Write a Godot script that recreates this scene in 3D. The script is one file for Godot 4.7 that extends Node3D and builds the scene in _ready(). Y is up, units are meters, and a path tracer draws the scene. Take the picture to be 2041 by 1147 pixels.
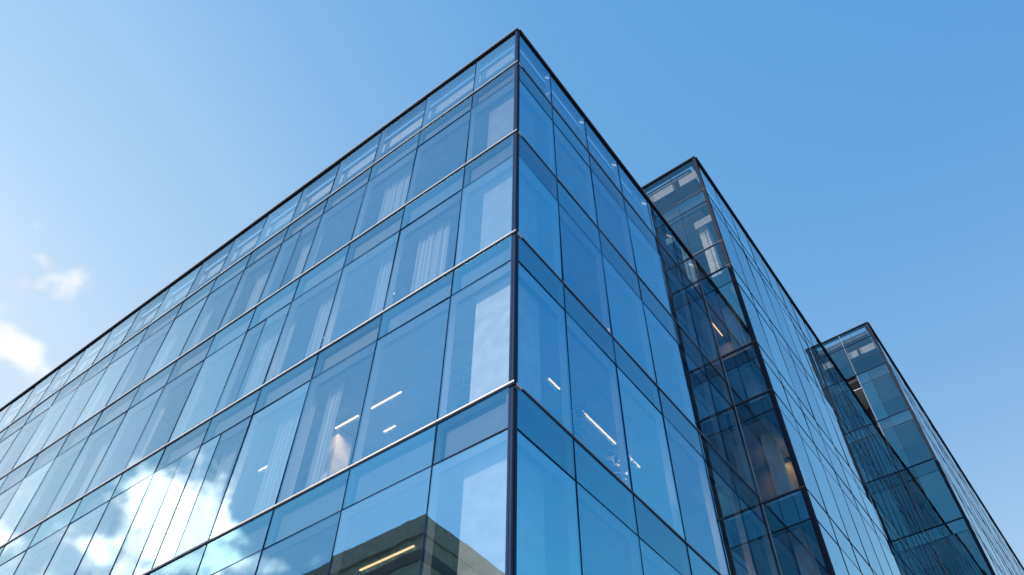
extends Node3D

# Glass office blocks seen from the pavement. Ground is y = 0; the near corner of the front block stands at x = 0, z = 0.
const Y0 := 14.13
const ROOF_EDGE := 0.065
const SUN_AZ := -150.0
const SUN_EL := 34.0

var M := {}
var meshes := {}
var rng := RandomNumberGenerator.new()


func _ready() -> void:
	rng.seed = 71
	make_camera()
	make_sky()
	make_sun()
	make_materials()
	make_ground()
	make_front_block()
	make_middle_wing()
	make_far_wing()
	make_opposite_building()
	make_plants()


# ---------------------------------------------------------------- camera, sky, sun

func make_camera() -> void:
	var cam := Camera3D.new()
	cam.name = "camera"
	var yaw := 0.6603
	var pitch := 0.8888
	var roll := 0.0162
	var fwd := Vector3(-sin(yaw) * cos(pitch), sin(pitch), -cos(yaw) * cos(pitch))
	var r0 := Vector3(cos(yaw), 0, -sin(yaw))
	var u0 := r0.cross(fwd)
	var r := r0 * cos(roll) + u0 * sin(roll)
	var u := u0 * cos(roll) - r0 * sin(roll)
	cam.transform = Transform3D(Basis(r, u, -fwd), Vector3(5.3356, Y0 - 12.5317, 6.9557))
	cam.fov = 39.78
	cam.far = 900.0
	cam.near = 0.1
	add_child(cam)
	cam.current = true


func lin(r: float, g: float, b: float) -> Color:
	return Color(r / 255.0, g / 255.0, b / 255.0).srgb_to_linear()


func sky_dir(az: float, el: float) -> Vector3:
	var a := deg_to_rad(az)
	var e := deg_to_rad(el)
	return Vector3(sin(a) * cos(e), sin(e), -cos(a) * cos(e))


func make_sky() -> void:
	var w := 2048
	var h := 1024
	var hor := lin(192, 224, 251)
	# the air whitens round a bright part of the western sky: degrees from it, colour
	var turns := [[0.0, Color(0.86, 0.93, 1.0)], [20.0, lin(214, 233, 253)], [27.0, lin(181, 214, 246)], [33.0, lin(163, 205, 242)], [45.0, lin(133, 184, 234)], [60.0, lin(104, 167, 223)], [95.0, lin(86, 154, 219)], [181.0, lin(84, 152, 217)]]
	var bright := sky_dir(-90.0, 20.0)
	var haze := Color(1.9, 1.72, 1.75)
	var cloud := Color(1.0, 1.0, 1.0)
	var lit_cloud := Color(5.6, 3.8, 3.3)
	var nz := FastNoiseLite.new()
	nz.seed = 5
	nz.noise_type = FastNoiseLite.TYPE_SIMPLEX_SMOOTH
	nz.frequency = 3.2
	nz.fractal_octaves = 6
	nz.fractal_gain = 0.55
	# clumps of cloud: azimuth, elevation, half width, half height, strength
	var clumps := [
		[-116.2, 30.6, 4.2, 3.9, 1.25], [-120.0, 28.6, 3.2, 2.2, 0.7], [-112.0, 28.6, 2.8, 2.8, 0.6], [-104.0, 25.0, 9.0, 3.4, 0.6],
		[-79.9, 37.6, 4.2, 1.4, 0.8], [-80.3, 41.9, 3.4, 1.3, 0.54], [-81.9, 42.8, 2.0, 0.9, 0.5], [-83.6, 44.5, 1.6, 0.8, 0.5], [-80.0, 34.6, 6.0, 1.4, 0.6], 
		[-70.0, 26.0, 16.0, 5.0, 0.8], [-128.0, 20.0, 20.0, 6.0, 0.9], [-98.0, 16.0, 30.0, 7.0, 0.9],
		[-150.0, 18.0, 22.0, 5.0, 0.6], [160.0, 16.0, 24.0, 5.0, 0.5], [40.0, 9.0, 40.0, 4.0, 0.4], [110.0, 12.0, 30.0, 5.0, 0.5],
	]
	var sun := sky_dir(SUN_AZ, SUN_EL)
	var data := PackedFloat32Array()
	data.resize(w * h * 3)
	var k := 0
	for j in h:
		var el := 90.0 - (j + 0.5) / h * 180.0
		if el < -1.0:
			break
		var up := sin(deg_to_rad(el))
		var hz := minf(1.0, pow(maxf(0.0, 1.0 - up), 2.5) * 3.0)
		for i in w:
			var az := (i + 0.5) / w * 360.0
			if az > 180.0:
				az -= 360.0
			var d := sky_dir(az, el)
			var off := rad_to_deg(acos(clampf(d.dot(bright), -1.0, 1.0)))
			var q0 := 0
			while off > turns[q0 + 1][0]:
				q0 += 1
			var c: Color = turns[q0][1].lerp(turns[q0 + 1][1], (off - turns[q0][0]) / (turns[q0 + 1][0] - turns[q0][0]))
			c = c.lerp(hor, hz)
			var dh := (az + 104.5) / 12.0
			c = c.lerp(haze, smoothstep(50.0, 28.0, el) * exp(-dh * dh) * 0.85)
			var glow := pow(maxf(0.0, d.dot(sun)), 7.0)
			c = c.lerp(Color(0.62, 0.95, 1.5), glow * 0.72)
			var cover := 0.0
			for q in clumps:
				var x: float = (az - q[0]) / q[2]
				var y: float = (el - q[1]) / q[3]
				var rr := x * x + y * y
				if rr < 4.0:
					cover = maxf(cover, q[4] * exp(-rr * 0.8))
			if cover > 0.03:
				var n := nz.get_noise_3d(d.x * 3.0, d.y * 5.0, d.z * 3.0)
				var f := smoothstep(0.42, 0.88, cover + n * 0.85)
				var puff := 1.0 + 0.12 * nz.get_noise_3d(d.x * 3.0 + 7.0, d.y * 4.0, d.z * 3.0)
				c = c.lerp(cloud.lerp(lit_cloud, smoothstep(-92.0, -100.0, az) * smoothstep(-136.0, -126.0, az)) * puff, f * 0.95)
			k = (j * w + i) * 3
			data[k] = c.r
			data[k + 1] = c.g
			data[k + 2] = c.b
	k = (int(h / 2.0) + 3) * w * 3
	while k < data.size():
		data[k] = 0.21
		data[k + 1] = 0.21
		data[k + 2] = 0.2
		k += 3
	var im := Image.create_from_data(w, h, false, Image.FORMAT_RGBF, data.to_byte_array())
	var pano := PanoramaSkyMaterial.new()
	pano.panorama = ImageTexture.create_from_image(im)
	var sky := Sky.new()
	sky.sky_material = pano
	var env := Environment.new()
	env.background_mode = Environment.BG_SKY
	env.sky = sky
	env.tonemap_mode = Environment.TONE_MAPPER_LINEAR
	env.tonemap_exposure = 1.0
	env.sdfgi_enabled = true
	env.ssao_enabled = true
	env.ssil_enabled = true
	var we := WorldEnvironment.new()
	we.name = "environment"
	we.environment = env
	add_child(we)


func make_sun() -> void:
	var s := DirectionalLight3D.new()
	s.name = "sun"
	s.light_energy = 1.55
	s.light_color = Color(1.0, 0.95, 0.88)
	s.light_angular_distance = 0.5
	s.shadow_enabled = true
	var d := sky_dir(SUN_AZ, SUN_EL)
	s.look_at_from_position(d * 100.0, Vector3.ZERO, Vector3.UP)
	add_child(s)


# ---------------------------------------------------------------- materials

func noise_tex(freq: float, seed_: int, normal := false, strength := 4.0, lo := 0.0, hi := 1.0) -> NoiseTexture2D:
	var n := FastNoiseLite.new()
	n.seed = seed_
	n.frequency = freq
	n.fractal_octaves = 4
	var t := NoiseTexture2D.new()
	t.width = 256
	t.height = 256
	t.seamless = true
	t.noise = n
	t.as_normal_map = normal
	t.bump_strength = strength
	if not normal:
		var g := Gradient.new()
		g.set_color(0, Color(lo, lo, lo))
		g.set_color(1, Color(hi, hi, hi))
		t.color_ramp = g
	return t


func solid(nm: String, c: Color, rough: float, metal := 0.0, tex: Texture2D = null, scale_ := 1.0) -> StandardMaterial3D:
	var m := StandardMaterial3D.new()
	m.resource_name = nm
	m.albedo_color = c.linear_to_srgb()
	m.roughness = rough
	m.metallic = metal
	if tex:
		m.albedo_texture = tex
		m.uv1_triplanar = true
		m.uv1_world_triplanar = true
		m.uv1_scale = Vector3.ONE * scale_
	return m


func matt(nm: String, c: Color) -> StandardMaterial3D:
	var m := solid(nm, c, 0.9)
	m.specular_mode = BaseMaterial3D.SPECULAR_DISABLED
	return m


func make_materials() -> void:
	var soft := noise_tex(0.02, 3, false, 1.0, 0.82, 1.0)
	var fine := noise_tex(0.08, 9, false, 1.0, 0.72, 1.0)
	var wave := noise_tex(0.006, 21, true, 3.0)
	M.alu = solid("aluminium", Color(0.64, 0.63, 0.63), 0.45, 0.0, soft, 0.8)
	M.shade_alu = solid("shaded_aluminium", Color(0.3, 0.31, 0.35), 0.5, 0.0, soft, 0.8)  # ledge aluminium with the right front's shade in its colour; inner posts share it
	M.black = matt("black_gasket", Color(0.016, 0.036, 0.085))
	M.navy = solid("navy_metal", Color(0.018, 0.045, 0.115), 0.6)
	M.navy.metallic_specular = 0.12
	M.dark = solid("dark_metal", Color(0.016, 0.024, 0.042), 0.6)
	M.dark.metallic_specular = 0.2
	M.bronze = solid("bronze_metal", Color(0.16, 0.135, 0.13), 0.4, 0.5, soft, 0.9)
	M.fin = solid("fin_metal", Color(0.62, 0.64, 0.66), 0.4, 0.2)
	M.slab = solid("concrete", Color(0.3, 0.3, 0.29), 0.85, 0.0, fine, 0.3)
	M.carpet = solid("carpet", Color(0.11, 0.12, 0.14), 0.95, 0.0, fine, 1.0)
	M.ceiling = solid("ceiling_board", Color(0.54, 0.54, 0.53), 0.9, 0.0, soft, 0.25)
	M.wall = solid("interior_wall", Color(0.33, 0.34, 0.35), 0.9, 0.0, soft, 0.2)
	M.pier = solid("white_plaster", Color(0.86, 0.86, 0.83), 0.85, 0.0, soft, 0.4)
	M.brown = solid("brown_panel", Color(0.14, 0.125, 0.085), 0.8, 0.0, soft, 0.4)
	M.pier_dim = solid("dimmed_plaster", Color(0.55, 0.56, 0.55), 0.85, 0.0, soft, 0.4)  # same plaster, its fainter look higher up put into the colour
	M.backpan = solid("back_panel", Color(0.1, 0.15, 0.21), 0.6, 0.0, soft, 0.3)
	M.darkpan = solid("dark_panel", Color(0.05, 0.06, 0.075), 0.7, 0.0, soft, 0.3)
	M.blind = solid("blind_cloth", Color(0.7, 0.72, 0.72), 0.95, 0.0, fine, 1.4)
	M.curtain = solid("curtain_cloth", Color(0.84, 0.85, 0.84), 0.95, 0.0, fine, 2.0)
	M.curtain.backlight_enabled = true
	M.curtain.backlight = Color(0.6, 0.6, 0.6)
	M.lamp = solid("lamp_glow", Color(0.9, 0.88, 0.8), 0.5)
	M.lamp.emission_enabled = true
	M.lamp.emission = Color(1.0, 0.83, 0.6)
	M.lamp.emission_energy_multiplier = 2.6
	M.ground = solid("paving", Color(0.27, 0.265, 0.255), 0.9, 0.0, fine, 0.2)
	M.olive = solid("olive_render", Color(0.56, 0.42, 0.28), 0.85, 0.0, fine, 0.12)
	M.olive_dark = solid("dark_cornice", Color(0.10, 0.095, 0.08), 0.8, 0.0, fine, 0.3)
	M.leaf = solid("leaf", Color(0.03, 0.06, 0.025), 0.85)
	M.leaf.backlight_enabled = true
	M.leaf.backlight = Color(0.12, 0.2, 0.06)
	M.pot = solid("pot", Color(0.12, 0.12, 0.13), 0.6)
	M.stem = solid("stem", Color(0.1, 0.07, 0.04), 0.8)
	# clear glass: both faces of each pane mirror as glass does
	var g := StandardMaterial3D.new()
	g.resource_name = "glass"
	g.transparency = BaseMaterial3D.TRANSPARENCY_ALPHA
	g.albedo_color = Color(0.12, 0.3, 0.42, 0.03)
	g.roughness = 0.0
	g.metallic_specular = 0.27
	g.normal_enabled = true
	g.normal_texture = wave
	g.normal_scale = 0.018
	g.uv1_triplanar = true
	g.uv1_world_triplanar = true
	g.uv1_scale = Vector3.ONE * 0.23
	M.glass = g
	# the solar coating on the glass: a thin blue metal film
	var im := Image.create(4, 4, false, Image.FORMAT_RGB8)
	im.fill(Color(1.0, 0.015, 1.0))
	var film := ImageTexture.create_from_image(im)
	for i in 4:
		var k := (i - 1.5) / 1.5
		M["coat_%d" % i] = coat(film, wave, Color(0.36 + 0.07 * k, 0.78 + 0.04 * k, 0.98), 0.47 + 0.08 * k)
		M["coat_spandrel_%d" % i] = coat(film, wave, Color(0.16 + 0.03 * k, 0.55 + 0.06 * k, 0.74 + 0.06 * k), 0.5 + 0.05 * k)
		M["coat_right_%d" % i] = coat(film, wave, Color(0.15 + 0.03 * k, 0.73 + 0.04 * k, 0.99), 0.6 + 0.07 * k)  # right-front copy of the same glass, its stronger reflection put into the film
		M["coat_band_%d" % i] = coat(film, wave, Color(0.07 + 0.02 * k, 0.53 + 0.05 * k, 0.73 + 0.05 * k), 0.58 + 0.05 * k)  # right-front spandrel copy, its deeper reflection put into the film
		M["coat_graze_%d" % i] = coat(film, wave, Color(0.34 + 0.03 * k, 0.84 + 0.03 * k, 1.0), 0.74 + 0.05 * k)  # wing-side copy, the brightness of its slanting reflection put into the film
		M["coat_shaded_%d" % i] = coat(film, wave, Color(0.09 + 0.02 * k, 0.31 + 0.06 * k, 0.4 + 0.07 * k), 0.46 + 0.07 * k)  # copy for the recessed fronts, their shade put into the film colour


func coat(film: Texture2D, wave: Texture2D, c: Color, a: float) -> ORMMaterial3D:
	var m := ORMMaterial3D.new()
	m.resource_name = "solar_coating"
	m.transparency = BaseMaterial3D.TRANSPARENCY_ALPHA
	var s := c.linear_to_srgb()
	m.albedo_color = Color(s.r, s.g, s.b, a)
	m.orm_texture = film
	m.normal_enabled = true
	m.normal_texture = wave
	m.normal_scale = 0.018
	m.uv1_triplanar = true
	m.uv1_world_triplanar = true
	m.uv1_scale = Vector3.ONE * 0.23
	return m


# ---------------------------------------------------------------- mesh helpers

func quad(st: SurfaceTool, a: Vector3, b: Vector3, c: Vector3, d: Vector3) -> void:
	# corners anticlockwise as seen from the front
	var n := (b - a).cross(c - a).normalized()
	for v in [a, c, b, a, d, c]:
		st.set_normal(n)
		st.add_vertex(v)


func box_into(st: SurfaceTool, lo: Vector3, hi: Vector3, bevel := 0.0) -> void:
	if bevel > 0.0:
		bevel_box(st, lo, hi, bevel)
		return
	var p := []
	for i in 8:
		p.append(Vector3(hi.x if i & 1 else lo.x, hi.y if i & 2 else lo.y, hi.z if i & 4 else lo.z))
	quad(st, p[4], p[5], p[7], p[6])
	quad(st, p[1], p[0], p[2], p[3])
	quad(st, p[5], p[1], p[3], p[7])
	quad(st, p[0], p[4], p[6], p[2])
	quad(st, p[6], p[7], p[3], p[2])
	quad(st, p[0], p[1], p[5], p[4])


func bevel_box(st: SurfaceTool, lo: Vector3, hi: Vector3, b: float) -> void:
	# a bar along x whose four long edges are chamfered
	var ring := [
		Vector2(lo.y, lo.z + b), Vector2(lo.y + b, lo.z), Vector2(hi.y - b, lo.z), Vector2(hi.y, lo.z + b),
		Vector2(hi.y, hi.z - b), Vector2(hi.y - b, hi.z), Vector2(lo.y + b, hi.z), Vector2(lo.y, hi.z - b),
	]
	for i in 8:
		var a: Vector2 = ring[i]
		var c: Vector2 = ring[(i + 1) % 8]
		quad(st, Vector3(hi.x, a.x, a.y), Vector3(lo.x, a.x, a.y), Vector3(lo.x, c.x, c.y), Vector3(hi.x, c.x, c.y))
	for i in range(1, 7):
		var o: Vector2 = ring[0]
		var a: Vector2 = ring[i]
		var c: Vector2 = ring[i + 1]
		for side in [[hi.x, false], [lo.x, true]]:
			var x: float = side[0]
			var vs := [Vector3(x, o.x, o.y), Vector3(x, a.x, a.y), Vector3(x, c.x, c.y)]
			if side[1]:
				vs.reverse()
			for v in vs:
				st.set_normal(Vector3(-1 if side[1] else 1, 0, 0))
				st.add_vertex(v)


# boxes: [material name, lo, hi, bevel]; one surface per material, in order of first use
func boxes_mesh(boxes: Array) -> ArrayMesh:
	var key := str(boxes)
	if meshes.has(key):
		return meshes[key]
	var tools := {}
	for b in boxes:
		if not tools.has(b[0]):
			var st := SurfaceTool.new()
			st.begin(Mesh.PRIMITIVE_TRIANGLES)
			tools[b[0]] = st
		box_into(tools[b[0]], b[1], b[2], b[3] if b.size() > 3 else 0.0)
	var m := ArrayMesh.new()
	for nm in tools:
		tools[nm].commit(m)
		m.surface_set_material(m.get_surface_count() - 1, M[nm])
	meshes[key] = m
	return m


func number(root: Node, called: String) -> String:
	var seen: Dictionary = root.get_meta("count") if root.has_meta("count") else {}
	var n: int = seen.get(called, 0)
	seen[called] = n + 1
	root.set_meta("count", seen)
	return called if n == 0 else "%s_%03d" % [called, n]


func part(root: Node, called: String, m: Mesh, t := Transform3D()) -> MeshInstance3D:
	var o := MeshInstance3D.new()
	o.name = number(root, called)
	o.mesh = m
	o.transform = t
	root.add_child(o, true)
	return o


func boxpart(root: Node, called: String, mat: String, lo: Vector3, hi: Vector3) -> MeshInstance3D:
	# a box in world coordinates as a part whose origin is its own middle
	var c := (lo + hi) * 0.5
	return part(root, called, boxes_mesh([[mat, lo - c, hi - c]]), Transform3D(Basis(), c))


func thing(called: String, label: String, category: String, group := "") -> Node3D:
	var o := Node3D.new()
	o.name = number(self, called)
	o.set_meta("label", label)
	o.set_meta("category", category)
	if group:
		o.set_meta("group", group)
	add_child(o, true)
	return o


func r4(v: float) -> float:
	return snappedf(v, 0.001)


# ---------------------------------------------------------------- glass

func pane_mesh(w: float, h: float, spandrel: bool, film: String, kind: int) -> ArrayMesh:
	w = r4(w)
	h = r4(h)
	var key := "pane %s %s %s %s %s" % [w, h, spandrel, film, kind]
	if meshes.has(key):
		return meshes[key]
	var m := ArrayMesh.new()
	var st := SurfaceTool.new()
	st.begin(Mesh.PRIMITIVE_TRIANGLES)
	quad(st, Vector3(-w / 2, -h / 2, 0.001), Vector3(w / 2, -h / 2, 0.001), Vector3(w / 2, h / 2, 0.001), Vector3(-w / 2, h / 2, 0.001))
	st.commit(m)
	m.surface_set_material(0, M["%s_%d" % [film, kind]])
	st = SurfaceTool.new()
	st.begin(Mesh.PRIMITIVE_TRIANGLES)
	box_into(st, Vector3(-w / 2, -h / 2, -0.024), Vector3(w / 2, h / 2, 0.0))
	st.commit(m)
	m.surface_set_material(1, M.glass)
	if spandrel:
		st = SurfaceTool.new()
		st.begin(Mesh.PRIMITIVE_TRIANGLES)
		box_into(st, Vector3(-w / 2 - 0.02, -h / 2 - 0.03, -0.19), Vector3(w / 2 + 0.02, h / 2 + 0.03, -0.15))
		st.commit(m)
		m.surface_set_material(2, M.darkpan if film == "coat_shaded" else M.backpan)
	meshes[key] = m
	return m


func pane(root: Node, xf: Transform3D, x0: float, x1: float, y0: float, y1: float, film: String, spandrel := false) -> void:
	var gap := 0.008
	var tilt := Basis.from_euler(Vector3(rng.randf_range(-1, 1), rng.randf_range(-1, 1), 0) * 0.0045)
	var t := xf * Transform3D(tilt, Vector3((x0 + x1) / 2, (y0 + y1) / 2, 0.0))
	part(root, "spandrel_pane" if spandrel else "glass_pane", pane_mesh(x1 - x0 - gap, y1 - y0 - gap, spandrel, film, rng.randi() % 4), t)


# A curtain wall. In xf, x runs along the wall, y up, z outwards; the glass face is z = 0.
# xs: mullion places; storeys: [bottom, transom or null, top, extra joints]; style picks the metalwork.
func curtain_wall(root: Node, xf: Transform3D, xs: Array, storeys: Array, style: Dictionary) -> void:
	var line: String = style.line
	var cap: String = style.cap
	var reach: float = style.reach
	var deep: float = style.deep
	var thick: float = style.get("thick", minf(0.044, deep * 0.55))
	var fin: float = style.get("fin", 0.18)
	var mw: float = style.mullion
	var x_lo: float = xs[0]
	var x_hi: float = xs[xs.size() - 1]
	var film: String = style.get("film", "coat")
	var e0: float = style.get("end0", 0.0)
	var e1: float = style.get("end1", 0.0)
	for s in storeys:
		var y0: float = s[0]
		var top: float = s[2]
		var is_roof: bool = s.size() > 4 and s[4] == "roof"
		var under: float = top - (ROOF_EDGE if is_roof else deep)
		var has_sub: bool = s[1] != null
		var sub: float = s[1] if has_sub else under
		var extra: Array = s[3] if s.size() > 3 else []
		for i in xs.size() - 1:
			var a: float = xs[i]
			var b: float = xs[i + 1]
			var pa := a + (e0 if i == 0 else mw * 0.3)
			var pb := b - (e1 if i == xs.size() - 2 else mw * 0.3)
			var cuts := [pa]
			for x in extra:
				if x > a + 0.1 and x < b - 0.1:
					cuts.append(x)
			cuts.append(pb)
			for k in cuts.size() - 1:
				pane(root, xf, cuts[k], cuts[k + 1], y0, sub, film)
				if k > 0:
					var hh := r4(sub - y0)
					part(root, "glass_joint", boxes_mesh([[line, Vector3(-mw * 0.4, -hh / 2, -0.05), Vector3(mw * 0.4, hh / 2, 0.007)]]), xf * Transform3D(Basis(), Vector3(cuts[k], (y0 + sub) / 2, 0)))
			var wd := r4(b - a - mw)
			var sh := r4(mw * 0.45)
			var mid := Transform3D(Basis(), Vector3((a + b) / 2, 0, 0))
			if has_sub:
				pane(root, xf, pa, pb, sub + 0.02, under, film if film in ["coat_shaded", "coat_graze"] else ("coat_band" if film == "coat_right" else "coat_spandrel"), true)
				mid.origin.y = sub
				var bars := [[line, Vector3(-wd / 2, -sh, -0.035), Vector3(wd / 2, sh, 0.009)]]
				if fin > 0.05:
					bars.append(["fin", Vector3(-wd / 2, -0.012, -fin), Vector3(wd / 2, 0.012, -0.037)])
				part(root, "transom", boxes_mesh(bars), xf * mid)
			# ledge of this bay
			var c0: float = a + 0.004 - (0.0 if i > 0 else style.get("over0", 0.0))
			var c1: float = b - 0.004 + (0.0 if i < xs.size() - 2 else style.get("over1", 0.0))
			mid.origin = Vector3((c0 + c1) / 2, top, 0)
			var hw := r4((c1 - c0) / 2)
			if is_roof:
				part(root, "roof_edge", boxes_mesh([
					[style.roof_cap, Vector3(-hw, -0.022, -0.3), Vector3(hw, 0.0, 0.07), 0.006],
					["dark", Vector3(-hw, -ROOF_EDGE, -0.2), Vector3(hw, -0.024, 0.05)],
				]), xf * mid)
			else:
				var rails := [
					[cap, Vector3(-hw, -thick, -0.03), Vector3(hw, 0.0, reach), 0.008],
					["black", Vector3(-hw, -deep, -0.03), Vector3(hw, -thick - 0.002, maxf(0.006, reach * 0.3))],
				]
				if fin > 0.05:
					rails.append(["fin", Vector3(-hw, -deep + 0.01, -fin), Vector3(hw, -0.02, -0.032)])
				part(root, "ledge", boxes_mesh(rails), xf * mid)
		var n := xs.size()
		for i in n:
			if (i == 0 and style.get("skip0", false)) or (i == n - 1 and style.get("skip1", false)):
				continue
			var hgt := r4(under - y0)
			var posts := [[line, Vector3(-mw / 2, -hgt / 2, -0.035), Vector3(mw / 2, hgt / 2, 0.010)]]
			if fin > 0.05:
				posts.append(["fin", Vector3(-0.012, -hgt / 2, -fin), Vector3(0.012, hgt / 2, -0.037)])
			part(root, "mullion", boxes_mesh(posts), xf * Transform3D(Basis(), Vector3(xs[i], (y0 + under) / 2, 0)))


func up(levels: Array) -> Array:
	var out := []
	for s in levels:
		var t := [s[0] + Y0, null if s[1] == null else s[1] + Y0, s[2] + Y0]
		t.append_array(s.slice(3))
		out.append(t)
	return out


func along_x(z: float) -> Transform3D:
	return Transform3D(Basis(), Vector3(0, 0, z))


func along_back(x: float, z: float, turn := 0.0) -> Transform3D:
	# x runs to -z, z runs to +x
	return Transform3D(Basis(Vector3.UP, PI / 2 + turn), Vector3(x, 0, z))


func strip_light(root: Node, at: Vector3, long: float, axis_z: bool, energy := 1.1) -> void:
	var t := Transform3D(Basis(Vector3.UP, PI / 2 if axis_z else 0.0), at)
	var lamp := part(root, "ceiling_lamp", boxes_mesh([["lamp", Vector3(-long / 2, -0.018, -0.016), Vector3(long / 2, 0.0, 0.016)]]), t)
	part(lamp, "housing", boxes_mesh([["alu", Vector3(-long / 2, 0.002, -0.025), Vector3(long / 2, 0.04, 0.025)]]))
	var l := AreaLight3D.new()
	l.name = number(self, "lamp_light")
	l.area_size = Vector2(long, 0.03)
	l.light_color = Color(1.0, 0.84, 0.62)
	l.light_energy = energy
	l.area_range = 9.0
	l.area_attenuation = 2.0
	l.shadow_enabled = true
	l.transform = Transform3D(t.basis * Basis(Vector3.RIGHT, -PI / 2), at + Vector3(0, -0.03, 0))
	add_child(l, true)


# ---------------------------------------------------------------- ground

func make_ground() -> void:
	var m := PlaneMesh.new()
	m.size = Vector2(1600, 1600)
	m.material = M.ground
	var o := MeshInstance3D.new()
	o.name = "ground"
	o.mesh = m
	o.set_meta("kind", "structure")
	o.set_meta("label", "grey paved ground around the glass buildings")
	add_child(o)


# ---------------------------------------------------------------- front block

const LEFT := [1.544, 3.468, 5.357, 7.19, 8.918, 10.635, 12.35, 14.07, 15.95, 17.7, 19.45, 21.2, 22.95, 24.7, 26.45, 28.2, 29.95]
const RIGHT := [1.605, 3.441, 5.325, 7.171, 8.8]
const BACK := 10.384


func make_front_block() -> void:
	var b := thing("office_building", "nearest blue glass office block with its sharp corner and bright metal ledges", "building")
	var xs := []
	for i in LEFT.size():
		xs.append(-LEFT[LEFT.size() - 1 - i])
	xs.append(0.0)
	var rs := [0.0]
	rs.append_array(RIGHT)
	rs.append(BACK)
	var st := {"line": "black", "cap": "alu", "roof_cap": "alu", "reach": 0.032, "deep": 0.072, "thick": 0.044, "mullion": 0.017}
	var left_st := st.duplicate()
	left_st.merge({"end1": 0.095, "over1": 0.029, "skip1": true, "fin": 0.18}, true)
	var right_st := st.duplicate()
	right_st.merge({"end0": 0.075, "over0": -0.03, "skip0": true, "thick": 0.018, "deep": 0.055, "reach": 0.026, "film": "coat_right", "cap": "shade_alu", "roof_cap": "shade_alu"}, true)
	curtain_wall(b, along_x(0.0), xs, up([
		[-13.4, -8.9, -8.0], [-8.0, -4.89, -4.0], [-4.0, -0.86, 0.0, [-8.22, -9.62]], [0.0, 2.98, 4.05, [-8.14]],
		[4.05, 6.97, 7.94, [-8.06]], [7.94, null, 10.2, [], "roof"],
	]), left_st)
	curtain_wall(b, along_back(0.0, 0.0), rs, up([
		[-13.4, -8.9, -8.0], [-8.0, -4.89, -4.0], [-4.0, -0.86, 0.0], [0.0, 2.98, 4.05], [4.05, 6.97, 7.94], [7.94, null, 10.2, [], "roof"],
	]), right_st)
	# corner post, one length per storey
	var cuts := [-14.1, -8.0, -4.0, 0.0, 4.05, 7.94, 10.2]
	for i in cuts.size() - 1:
		var y0: float = cuts[i] + Y0
		var y1: float = cuts[i + 1] + Y0 - (ROOF_EDGE if i == cuts.size() - 2 else 0.125)
		var h := r4(y1 - y0)
		part(b, "corner_post", boxes_mesh([
			["navy", Vector3(-0.09, 0, -0.03), Vector3(-0.052, h, 0.016)], ["navy", Vector3(-0.044, 0, -0.03), Vector3(-0.004, h, 0.016)],
			["black", Vector3(-0.098, 0, -0.06), Vector3(-0.004, h, 0.004)],
			["navy", Vector3(-0.03, 0, -0.08), Vector3(0.014, h, -0.034)], ["black", Vector3(-0.06, 0, -0.088), Vector3(0.004, h, -0.08)],
			["dark", Vector3(-0.002, 0, -0.03), Vector3(0.006, h, 0.006)], ["fin", Vector3(-0.12, 0, -0.12), Vector3(-0.062, h, -0.062)],
		]), Transform3D(Basis(), Vector3(0, y0, 0)))
	# plinth, rear and end walls, roof
	boxpart(b, "plinth", "slab", Vector3(-29.95, 0.0, -BACK + 0.02), Vector3(-0.03, 0.7, -0.03))
	boxpart(b, "rear_wall", "wall", Vector3(-29.95, 0.7, -BACK + 0.03), Vector3(-0.3, Y0 + 10.0, -BACK + 0.15))
	boxpart(b, "end_wall", "wall", Vector3(-30.1, 0.0, -BACK + 0.02), Vector3(-29.98, Y0 + 10.1, 0.0))
	boxpart(b, "roof", "slab", Vector3(-29.9, Y0 + 9.97, -BACK + 0.16), Vector3(-0.31, Y0 + 10.08, -0.31))
	# floors
	var lv := [[-13.4, -8.9], [-8.0, -4.89], [-4.0, -0.86], [0.0, 2.98], [4.05, 6.97], [7.94, 9.9]]
	for i in lv.size():
		var f: float = lv[i][0] + Y0
		var c: float = lv[i][1] + Y0
		boxpart(b, "floor", "carpet", Vector3(-29.9, f - 0.2, -BACK + 0.16), Vector3(-0.28, f - 0.03, -0.28))
		if i < 5:
			boxpart(b, "ceiling", "ceiling", Vector3(-29.9, c + 0.03, -BACK + 0.16), Vector3(-0.3, c + 0.09, -0.3))
			# a bulkhead along each front and ceiling rafts between
			boxpart(b, "bulkhead", "ceiling", Vector3(-29.8, c - 0.14, -0.95), Vector3(-0.98, c + 0.028, -0.7))
			boxpart(b, "bulkhead", "ceiling", Vector3(-0.95, c - 0.14, -BACK + 0.3), Vector3(-0.7, c + 0.028, -0.98))
			for k in 8:
				boxpart(b, "ceiling_raft", "wall", Vector3(-29.0 + k * 3.4, c - 0.07, -4.6), Vector3(-26.4 + k * 3.4, c - 0.03, -2.2))
			boxpart(b, "core_wall", "wall", Vector3(-29.8, f - 0.029, -BACK + 0.2), Vector3(-4.6, c + 0.029, -5.2))
			boxpart(b, "pier", "pier" if i < 3 else ("pier_dim" if i == 3 else "wall"), Vector3(-1.15, f - 0.029, -1.15), Vector3(-0.3, c + 0.02, -0.3))  # pier coloured dimmer up the storeys, the weaker light put into its material
			boxpart(b, "pier_side_strip", "wall", Vector3(-1.5, f - 0.029, -0.9), Vector3(-1.16, c + 0.02, -0.8))  # added grey panel, the darker strip beside the pier
			for k in 5:
				var x := -6.2 - k * 5.3
				boxpart(b, "column", "pier", Vector3(x - 0.22, f - 0.029, -1.9), Vector3(x + 0.22, c + 0.02, -1.46))
			boxpart(b, "column", "pier", Vector3(-1.9, f - 0.029, -6.1), Vector3(-1.46, c + 0.02, -5.66))
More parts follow.
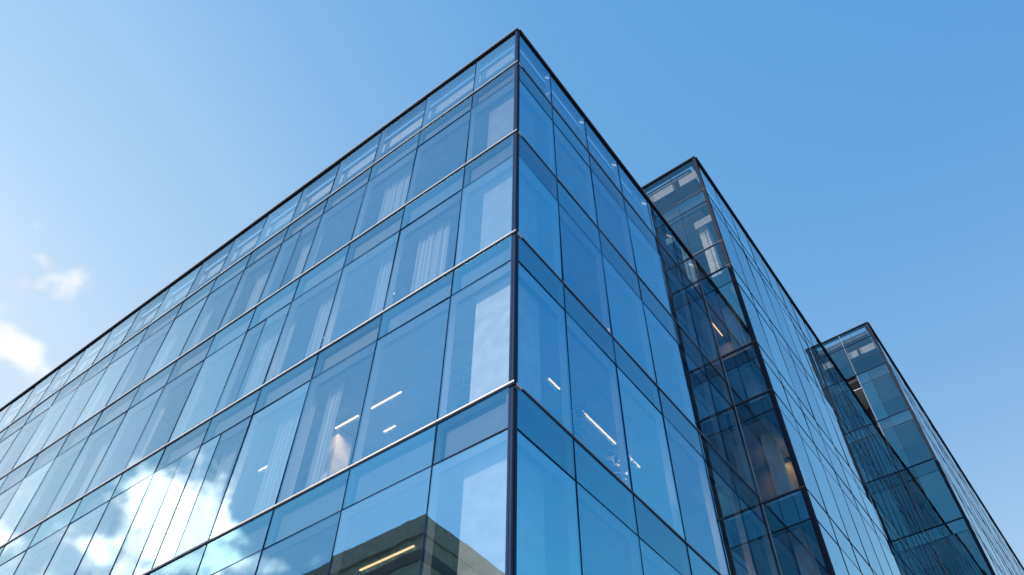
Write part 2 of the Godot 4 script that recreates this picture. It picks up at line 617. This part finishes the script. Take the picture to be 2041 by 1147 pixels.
	# parapet band: a pale blind box behind the top panes, a dark wall further in
	for i in xs.size() - 1:
		var a: float = xs[i] + 0.04
		var d: float = xs[i + 1] - (0.2 if i == xs.size() - 2 else 0.04)
		boxpart(b, "blind", "blind", Vector3(a, Y0 + 9.2, -0.32), Vector3(d, Y0 + 9.72, -0.29))
	for i in rs.size() - 1:
		var a: float = -rs[i + 1] + 0.04
		var d: float = -rs[i] - (0.2 if i == 0 else 0.04)
		boxpart(b, "blind", "wall", Vector3(-0.32, Y0 + 9.3, a), Vector3(-0.29, Y0 + 9.72, d))
	boxpart(b, "parapet_wall", "backpan", Vector3(-29.8, Y0 + 7.92, -1.3), Vector3(-1.2, Y0 + 9.96, -1.2))
	boxpart(b, "parapet_wall", "backpan", Vector3(-1.3, Y0 + 7.92, -BACK + 0.2), Vector3(-1.2, Y0 + 9.96, -1.31))
	# curtains hung behind some of the panes
	var hang := [[1, 3, 0.15, 0.5], [2, 3, 0.5, 0.3], [2, 4, 0.2, 0.55], [3, 2, 0.3, 0.6], [3, 3, 0.4, 0.4], [4, 4, 0.35, 0.45], [4, 3, 0.15, 0.3], [3, 1, 0.25, 0.45], [2, 2, 0.1, 0.2]]
	for i in range(4, 17):
		for j in range(1, 5):
			if rng.randf() < 0.62:
				hang.append([i, j, rng.randf_range(0.1, 0.5), rng.randf_range(0.25, 0.5)])
	for q in hang:
		var x1: float = -(0.0 if q[0] == 0 else LEFT[q[0] - 1])
		var x0: float = -LEFT[q[0]]
		var f: float = lv[q[1]][0] + Y0
		var c: float = lv[q[1]][1] + Y0
		var wide := x1 - x0
		curtain(b, x0 + wide * q[2], x0 + wide * (q[2] + q[3]), f, c - 0.02, -0.42)
	# ceiling lamps in two rows, one behind each front
	for l in [[-4.55, -0.95, 1.1], [-5.6, -0.95, 0.7], [-8.05, -0.95, 0.8], [-3.7, -4.98, 1.25], [-6.3, -4.98, 1.2], [-9.4, -4.98, 1.2], [-3.5, 2.93, 0.35], [-5.0, 2.93, 0.3]]:
		strip_light(b, Vector3(l[0], Y0 + l[1], -1.33), l[2], false)
	for l in [[-2.5, -0.95, 0.35], [-5.0, -0.95, 0.35], [-6.6, -0.95, 0.35], [-8.9, -0.95, 0.35]]:
		strip_light(b, Vector3(l[0], Y0 + l[1], -2.05), l[2], false, 0.9)
	for l in [[-3.05, -0.95, 0.4], [-4.75, -0.95, 1.35], [-6.2, -0.95, 0.5]]:
		strip_light(b, Vector3(-1.28, Y0 + l[1], l[0]), l[2], true)


func curtain(root: Node, x0: float, x1: float, y0: float, y1: float, z: float) -> void:
	# cloth in soft vertical folds
	var w := r4(x1 - x0)
	var h := r4(y1 - y0)
	var key := "curtain %s %s" % [w, h]
	if not meshes.has(key):
		var st := SurfaceTool.new()
		st.begin(Mesh.PRIMITIVE_TRIANGLES)
		var n := int(w / 0.03) + 4
		for side in [1.0, -1.0]:
			for i in n:
				var p := []
				for k in [i, i + 1]:
					var t := float(k) / n
					p.append(Vector2((t - 0.5) * w, 0.028 * sin(t * w * 46.0) + 0.015 * sin(t * w * 19.0 + 1.0) + side * 0.002))
				var a := Vector3(p[0].x, 0, p[0].y)
				var c := Vector3(p[1].x, 0, p[1].y)
				if side > 0:
					quad(st, a, c, c + Vector3(0, h, 0), a + Vector3(0, h, 0))
				else:
					quad(st, c, a, a + Vector3(0, h, 0), c + Vector3(0, h, 0))
		var m := st.commit()
		m.surface_set_material(0, M.curtain)
		meshes[key] = m
	part(root, "curtain", meshes[key], Transform3D(Basis(), Vector3((x0 + x1) / 2, y0, z)))


# ---------------------------------------------------------------- wings

func wing_floors(b: Node, x0: float, x1: float, z0: float, z1: float, levels: Array) -> void:
	# levels: [floor, ceiling]
	for l in levels:
		var f: float = l[0] + Y0
		var c: float = l[1] + Y0
		boxpart(b, "floor", "carpet", Vector3(x0, f - 0.2, z0), Vector3(x1, f - 0.03, z1))
		boxpart(b, "ceiling", "ceiling", Vector3(x0, c + 0.03, z0), Vector3(x1, c + 0.09, z1))


func make_middle_wing() -> void:
	var b := thing("office_building", "taller glass wing with dark front standing just behind the nearest block", "building")
	var zf := -BACK
	var xc := 1.2
	var zb := -32.0
	var turn := deg_to_rad(0.65)
	var st := {"line": "dark", "cap": "bronze", "roof_cap": "bronze", "fin": 0.0, "reach": 0.014, "deep": 0.045, "mullion": 0.014}
	var storeys := [
		[-13.4, -9.1, -8.2], [-8.2, -5.15, -4.2], [-4.2, -1.11, -0.19], [-0.19, 2.45, 3.14], [3.14, 4.46, 5.13],
		[5.13, 8.07, 8.93], [8.93, 10.3, 10.36], [10.36, 12.95, 13.73], [13.73, null, 16.1, [], "roof"],
	]
	storeys[6] = [8.93, null, 10.32]
	storeys[7] = [10.32, 12.95, 13.73]
	var fs := st.duplicate()
	fs["film"] = "coat_shaded"
	fs["deep"] = 0.075
	fs["reach"] = 0.022
	fs.merge({"end1": 0.12, "over1": 0.02, "skip1": true}, true)
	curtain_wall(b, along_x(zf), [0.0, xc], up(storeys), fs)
	var above := st.duplicate()
	above["film"] = "coat_shaded"
	above.merge({"skip1": true}, true)
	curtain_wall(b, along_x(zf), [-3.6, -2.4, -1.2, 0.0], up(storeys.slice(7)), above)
	var bays := [0.0]
	while bays[bays.size() - 1] < 20.0:
		bays.append(bays[bays.size() - 1] + 1.5)
	bays.append(-zb + zf)
	var ss := st.duplicate()
	ss.merge({"end0": 0.06, "over0": -0.03, "skip0": true, "cap": "dark", "roof_cap": "dark", "fin": 0.0, "film": "coat_graze"}, true)
	var side := [
		[-13.4, -9.1, -8.2], [-8.2, -5.15, -4.2], [-4.2, -1.11, -0.19], [-0.19, 2.45, 3.14], [3.14, 4.46, 5.13],
		[5.13, 8.07, 8.93], [8.93, 12.75, 13.55], [13.55, null, 16.1, [], "roof"],
	]
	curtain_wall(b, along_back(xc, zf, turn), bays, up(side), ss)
	for i in storeys.size():
		var y0: float = storeys[i][0] + Y0
		var y1: float = storeys[i][2] + Y0 - (ROOF_EDGE if i == storeys.size() - 1 else 0.05)
		part(b, "corner_post", boxes_mesh([
			["dark", Vector3(-0.12, 0, -0.05), Vector3(-0.002, r4(y1 - y0), 0.018)], ["navy", Vector3(-0.05, 0, -0.075), Vector3(0.016, r4(y1 - y0), -0.052)],
		]), Transform3D(Basis(), Vector3(xc, y0, zf)))
	for i in 7:
		var y0: float = storeys[i][0] + Y0
		boxpart(b, "inner_corner_post", "shade_alu", Vector3(0.034, y0, zf + 0.004), Vector3(0.062, storeys[i][2] + Y0 - 0.08, zf + 0.03))
	var x0 := -3.6
	boxpart(b, "side_wall", "wall", Vector3(x0 - 0.15, 0, zb + 0.1), Vector3(x0, Y0 + 15.9, zf - 0.02))
	boxpart(b, "rear_wall", "wall", Vector3(x0, 0, zb + 0.02), Vector3(0.9, Y0 + 15.9, zb + 0.12))
	boxpart(b, "roof", "slab", Vector3(x0, Y0 + 15.92, zb + 0.13), Vector3(0.78, Y0 + 16.02, zf - 0.32))
	wing_floors(b, x0 + 0.01, 0.72, zb + 0.13, zf - 0.27, [[-13.4, -9.1], [-8.2, -5.15], [-4.2, -1.11], [-0.19, 2.45], [3.14, 4.46], [5.13, 8.07], [8.93, 12.95], [13.73, 15.7]])
	for l in [[-8.2, -5.15], [-4.2, -1.11], [-0.19, 2.45], [3.14, 4.46], [5.13, 8.07], [8.93, 12.95]]:
		boxpart(b, "column", "pier", Vector3(0.25, Y0 + l[0] - 0.029, zf - 1.2), Vector3(0.6, Y0 + l[1] + 0.02, zf - 0.85))
		boxpart(b, "core_wall", "brown", Vector3(x0 + 0.02, Y0 + l[0] - 0.029, zb + 0.2), Vector3(0.78, Y0 + l[1] + 0.02, zf - 2.2))
	boxpart(b, "blind", "blind", Vector3(0.2, Y0 + 15.15, zf - 0.32), Vector3(0.98, Y0 + 15.65, zf - 0.29))
	boxpart(b, "blind", "blind", Vector3(-1.15, Y0 + 15.15, zf - 0.32), Vector3(-0.05, Y0 + 15.65, zf - 0.29))
	boxpart(b, "blind", "blind", Vector3(0.3, Y0 + 12.1, zf - 0.36), Vector3(1.0, Y0 + 12.5, zf - 0.33))
	boxpart(b, "parapet_wall", "backpan", Vector3(x0 + 0.02, Y0 + 13.72, zf - 1.4), Vector3(0.5, Y0 + 15.9, zf - 1.3))
	strip_light(b, Vector3(0.35, Y0 + 2.35, zf - 1.6), 1.0, true, 2.2)
	strip_light(b, Vector3(-0.3, Y0 + 7.97, zf - 1.5), 0.8, true, 1.6)


func make_far_wing() -> void:
	var b := thing("office_building", "farthest glass wing at the right, its top standing above the middle wing", "building")
	var zf := -32.0
	var xc := 2.87
	var zb := -72.0
	var st := {"line": "dark", "cap": "dark", "roof_cap": "bronze", "fin": 0.0, "reach": 0.014, "deep": 0.05, "mullion": 0.016}
	var storeys := [
		[-13.4, -9.5, -8.8], [-8.8, -5.8, -5.1], [-5.1, -2.0, -1.3], [-1.3, 2.3, 3.0], [3.0, 5.8, 6.6], [6.6, 9.7, 10.4],
		[10.4, 13.2, 13.95], [13.95, 16.6, 17.35], [17.35, 20.1, 20.95], [20.95, null, 23.3], [23.3, null, 24.4, [], "roof"],
	]
	var fs := st.duplicate()
	fs["film"] = "coat_shaded"
	fs["deep"] = 0.075
	fs["reach"] = 0.022
	fs.merge({"end1": 0.14, "over1": 0.02, "skip1": true}, true)
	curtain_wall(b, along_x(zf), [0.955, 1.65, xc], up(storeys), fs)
	var above := st.duplicate()
	above["film"] = "coat_shaded"
	above.merge({"skip1": true}, true)
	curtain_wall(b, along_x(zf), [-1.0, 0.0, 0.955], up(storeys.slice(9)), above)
	var bays := [0.0]
	while bays[bays.size() - 1] < 38.0:
		bays.append(bays[bays.size() - 1] + 2.5)
	bays.append(-zb + zf)
	var ss := st.duplicate()
	ss.merge({"end0": 0.06, "over0": -0.03, "skip0": true, "roof_cap": "dark", "fin": 0.0, "film": "coat_graze"}, true)
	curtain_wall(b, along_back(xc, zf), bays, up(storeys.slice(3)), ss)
	for i in storeys.size():
		var y0: float = storeys[i][0] + Y0
		var y1: float = storeys[i][2] + Y0 - (ROOF_EDGE if i == storeys.size() - 1 else 0.06)
		part(b, "corner_post", boxes_mesh([
			["dark", Vector3(-0.14, 0, -0.05), Vector3(-0.002, r4(y1 - y0), 0.018)], ["navy", Vector3(-0.05, 0, -0.075), Vector3(0.016, r4(y1 - y0), -0.052)],
		]), Transform3D(Basis(), Vector3(xc, y0, zf)))
	for i in storeys.size():
		boxpart(b, "inner_corner_post", "shade_alu", Vector3(0.995, storeys[i][0] + Y0, zf + 0.004), Vector3(1.02, storeys[i][2] + Y0 - 0.09, zf + 0.028))
	boxpart(b, "side_wall", "wall", Vector3(-1.15, 0, zb), Vector3(-1.0, Y0 + 24.1, zf - 0.02))
	boxpart(b, "side_wall", "slab", Vector3(xc - 0.15, 0, zb), Vector3(xc - 0.01, Y0 - 1.4, zf - 0.1))
	boxpart(b, "rear_wall", "wall", Vector3(-1.0, 0, zb - 0.15), Vector3(xc, Y0 + 24.1, zb))
	boxpart(b, "roof", "slab", Vector3(-0.99, Y0 + 24.0, zb), Vector3(xc - 0.31, Y0 + 24.1, zf - 0.32))
	wing_floors(b, -0.99, xc - 0.29, zb, zf - 0.27, [[-1.3, 2.3], [3.0, 5.8], [6.6, 9.7], [10.4, 13.2], [13.95, 16.6], [17.35, 20.1], [20.95, 23.8]])
	for l in [[3.0, 5.8], [6.6, 9.7], [10.4, 13.2], [13.95, 16.6], [17.35, 20.1], [20.95, 23.8]]:
		boxpart(b, "core_wall", "darkpan", Vector3(-0.98, Y0 + l[0] - 0.029, zb + 0.2), Vector3(xc - 0.4, Y0 + l[1] + 0.02, zf - 2.2))
	boxpart(b, "blind", "blind", Vector3(1.74, Y0 + 22.5, zf - 0.33), Vector3(2.62, Y0 + 23.0, zf - 0.3))
	boxpart(b, "blind", "blind", Vector3(1.05, Y0 + 22.5, zf - 0.33), Vector3(1.58, Y0 + 23.0, zf - 0.3))


# ---------------------------------------------------------------- across the street, mirrored in the glass

func make_opposite_building() -> void:
	var b := thing("stone_building", "olive grey building across the street, mirrored in the lowest panes left of the corner", "building")
	var lo := Vector3(-44.0, 0.0, 16.4)
	var hi := Vector3(-17.5, Y0 + 9.0, 34.0)
	boxpart(b, "wall", "olive", lo, hi)
	boxpart(b, "cornice", "olive", Vector3(lo.x - 0.3, hi.y, lo.z - 0.2), Vector3(hi.x + 0.1, hi.y + 1.0, hi.z + 0.3))
	boxpart(b, "frieze", "olive_dark", Vector3(lo.x - 0.1, hi.y - 1.3, lo.z - 0.08), Vector3(hi.x + 0.06, hi.y - 0.75, hi.z + 0.1))
	for j in 6:
		for i in 9:
			var x := lo.x + 2.2 + i * 2.8
			var y := 1.6 + j * 3.5
			var w := part(b, "window", boxes_mesh([["dark", Vector3(-0.75, 0, -0.06), Vector3(0.75, 1.9, 0.0)]]), Transform3D(Basis(), Vector3(x, y, lo.z - 0.002)))
			part(w, "sill", boxes_mesh([["olive_dark", Vector3(-0.9, -0.12, -0.16), Vector3(0.9, -0.01, 0.0)]]))


# ---------------------------------------------------------------- plants indoors

func make_plants() -> void:
	plant(Vector3(-1.62, Y0 - 4.03, -0.95), 1.9, "dark leafy pot plant behind the glass left of the corner pier")
	plant(Vector3(-0.85, Y0 - 4.03, -2.35), 1.75, "dark leafy pot plant under the long ceiling lamp right of the corner")
	plant(Vector3(-0.9, Y0 - 4.03, -4.2), 1.6, "lower dark pot plant in the third bay right of the corner")


func plant(at: Vector3, tall: float, label: String) -> void:
	var p := thing("potted_plant", label, "plant", "pot plants on the office floor")
	p.position = at
	var pot := CylinderMesh.new()
	pot.top_radius = 0.2
	pot.bottom_radius = 0.15
	pot.height = 0.4
	pot.radial_segments = 20
	pot.material = M.pot
	part(p, "pot", pot, Transform3D(Basis(), Vector3(0, 0.2, 0)))
	var st := SurfaceTool.new()
	st.begin(Mesh.PRIMITIVE_TRIANGLES)
	var sm := SurfaceTool.new()
	sm.begin(Mesh.PRIMITIVE_TRIANGLES)
	for k in 9:
		var lean := Vector3(rng.randf_range(-1, 1), 0, rng.randf_range(-1, 1)) * 0.34
		var height := tall * rng.randf_range(0.7, 1.0)
		var last := Vector3(lean.x * 0.2, 0.38, lean.z * 0.2)
		for q in 7:
			var t := (q + 1) / 7.0
			var here := Vector3(lean.x * (0.2 + t * t), 0.38 + (height - 0.38) * t, lean.z * (0.2 + t * t))
			bar(sm, last, here, 0.007)
			last = here
			if q > 0:
				for n in 6:
					var d := Vector3(rng.randf_range(-1, 1), rng.randf_range(-0.3, 0.9), rng.randf_range(-1, 1)).normalized()
					leaf(st, here, d, rng.randf_range(0.14, 0.26))
	var stems := sm.commit()
	stems.surface_set_material(0, M.stem)
	part(p, "stem", stems)
	var leaves := st.commit()
	leaves.surface_set_material(0, M.leaf)
	var o := part(p, "foliage", leaves)
	o.set_meta("kind", "stuff")


func bar(st: SurfaceTool, a: Vector3, b: Vector3, r: float) -> void:
	var d := (b - a).normalized()
	var u := d.cross(Vector3.RIGHT).normalized() * r
	var v := d.cross(u).normalized() * r
	var ring := [u, v, -u, -v]
	for i in 4:
		quad(st, a + ring[i], a + ring[(i + 1) % 4], b + ring[(i + 1) % 4], b + ring[i])


func leaf(st: SurfaceTool, at: Vector3, d: Vector3, long: float) -> void:
	var s := d.cross(Vector3.UP).normalized() * long * 0.2
	var tip := at + d * long - Vector3(0, long * 0.2, 0)
	var mid := at + d * long * 0.5
	quad(st, at, mid + s, tip, mid - s)
	quad(st, at + Vector3(0, -0.001, 0), mid - s + Vector3(0, -0.001, 0), tip + Vector3(0, -0.001, 0), mid + s + Vector3(0, -0.001, 0))
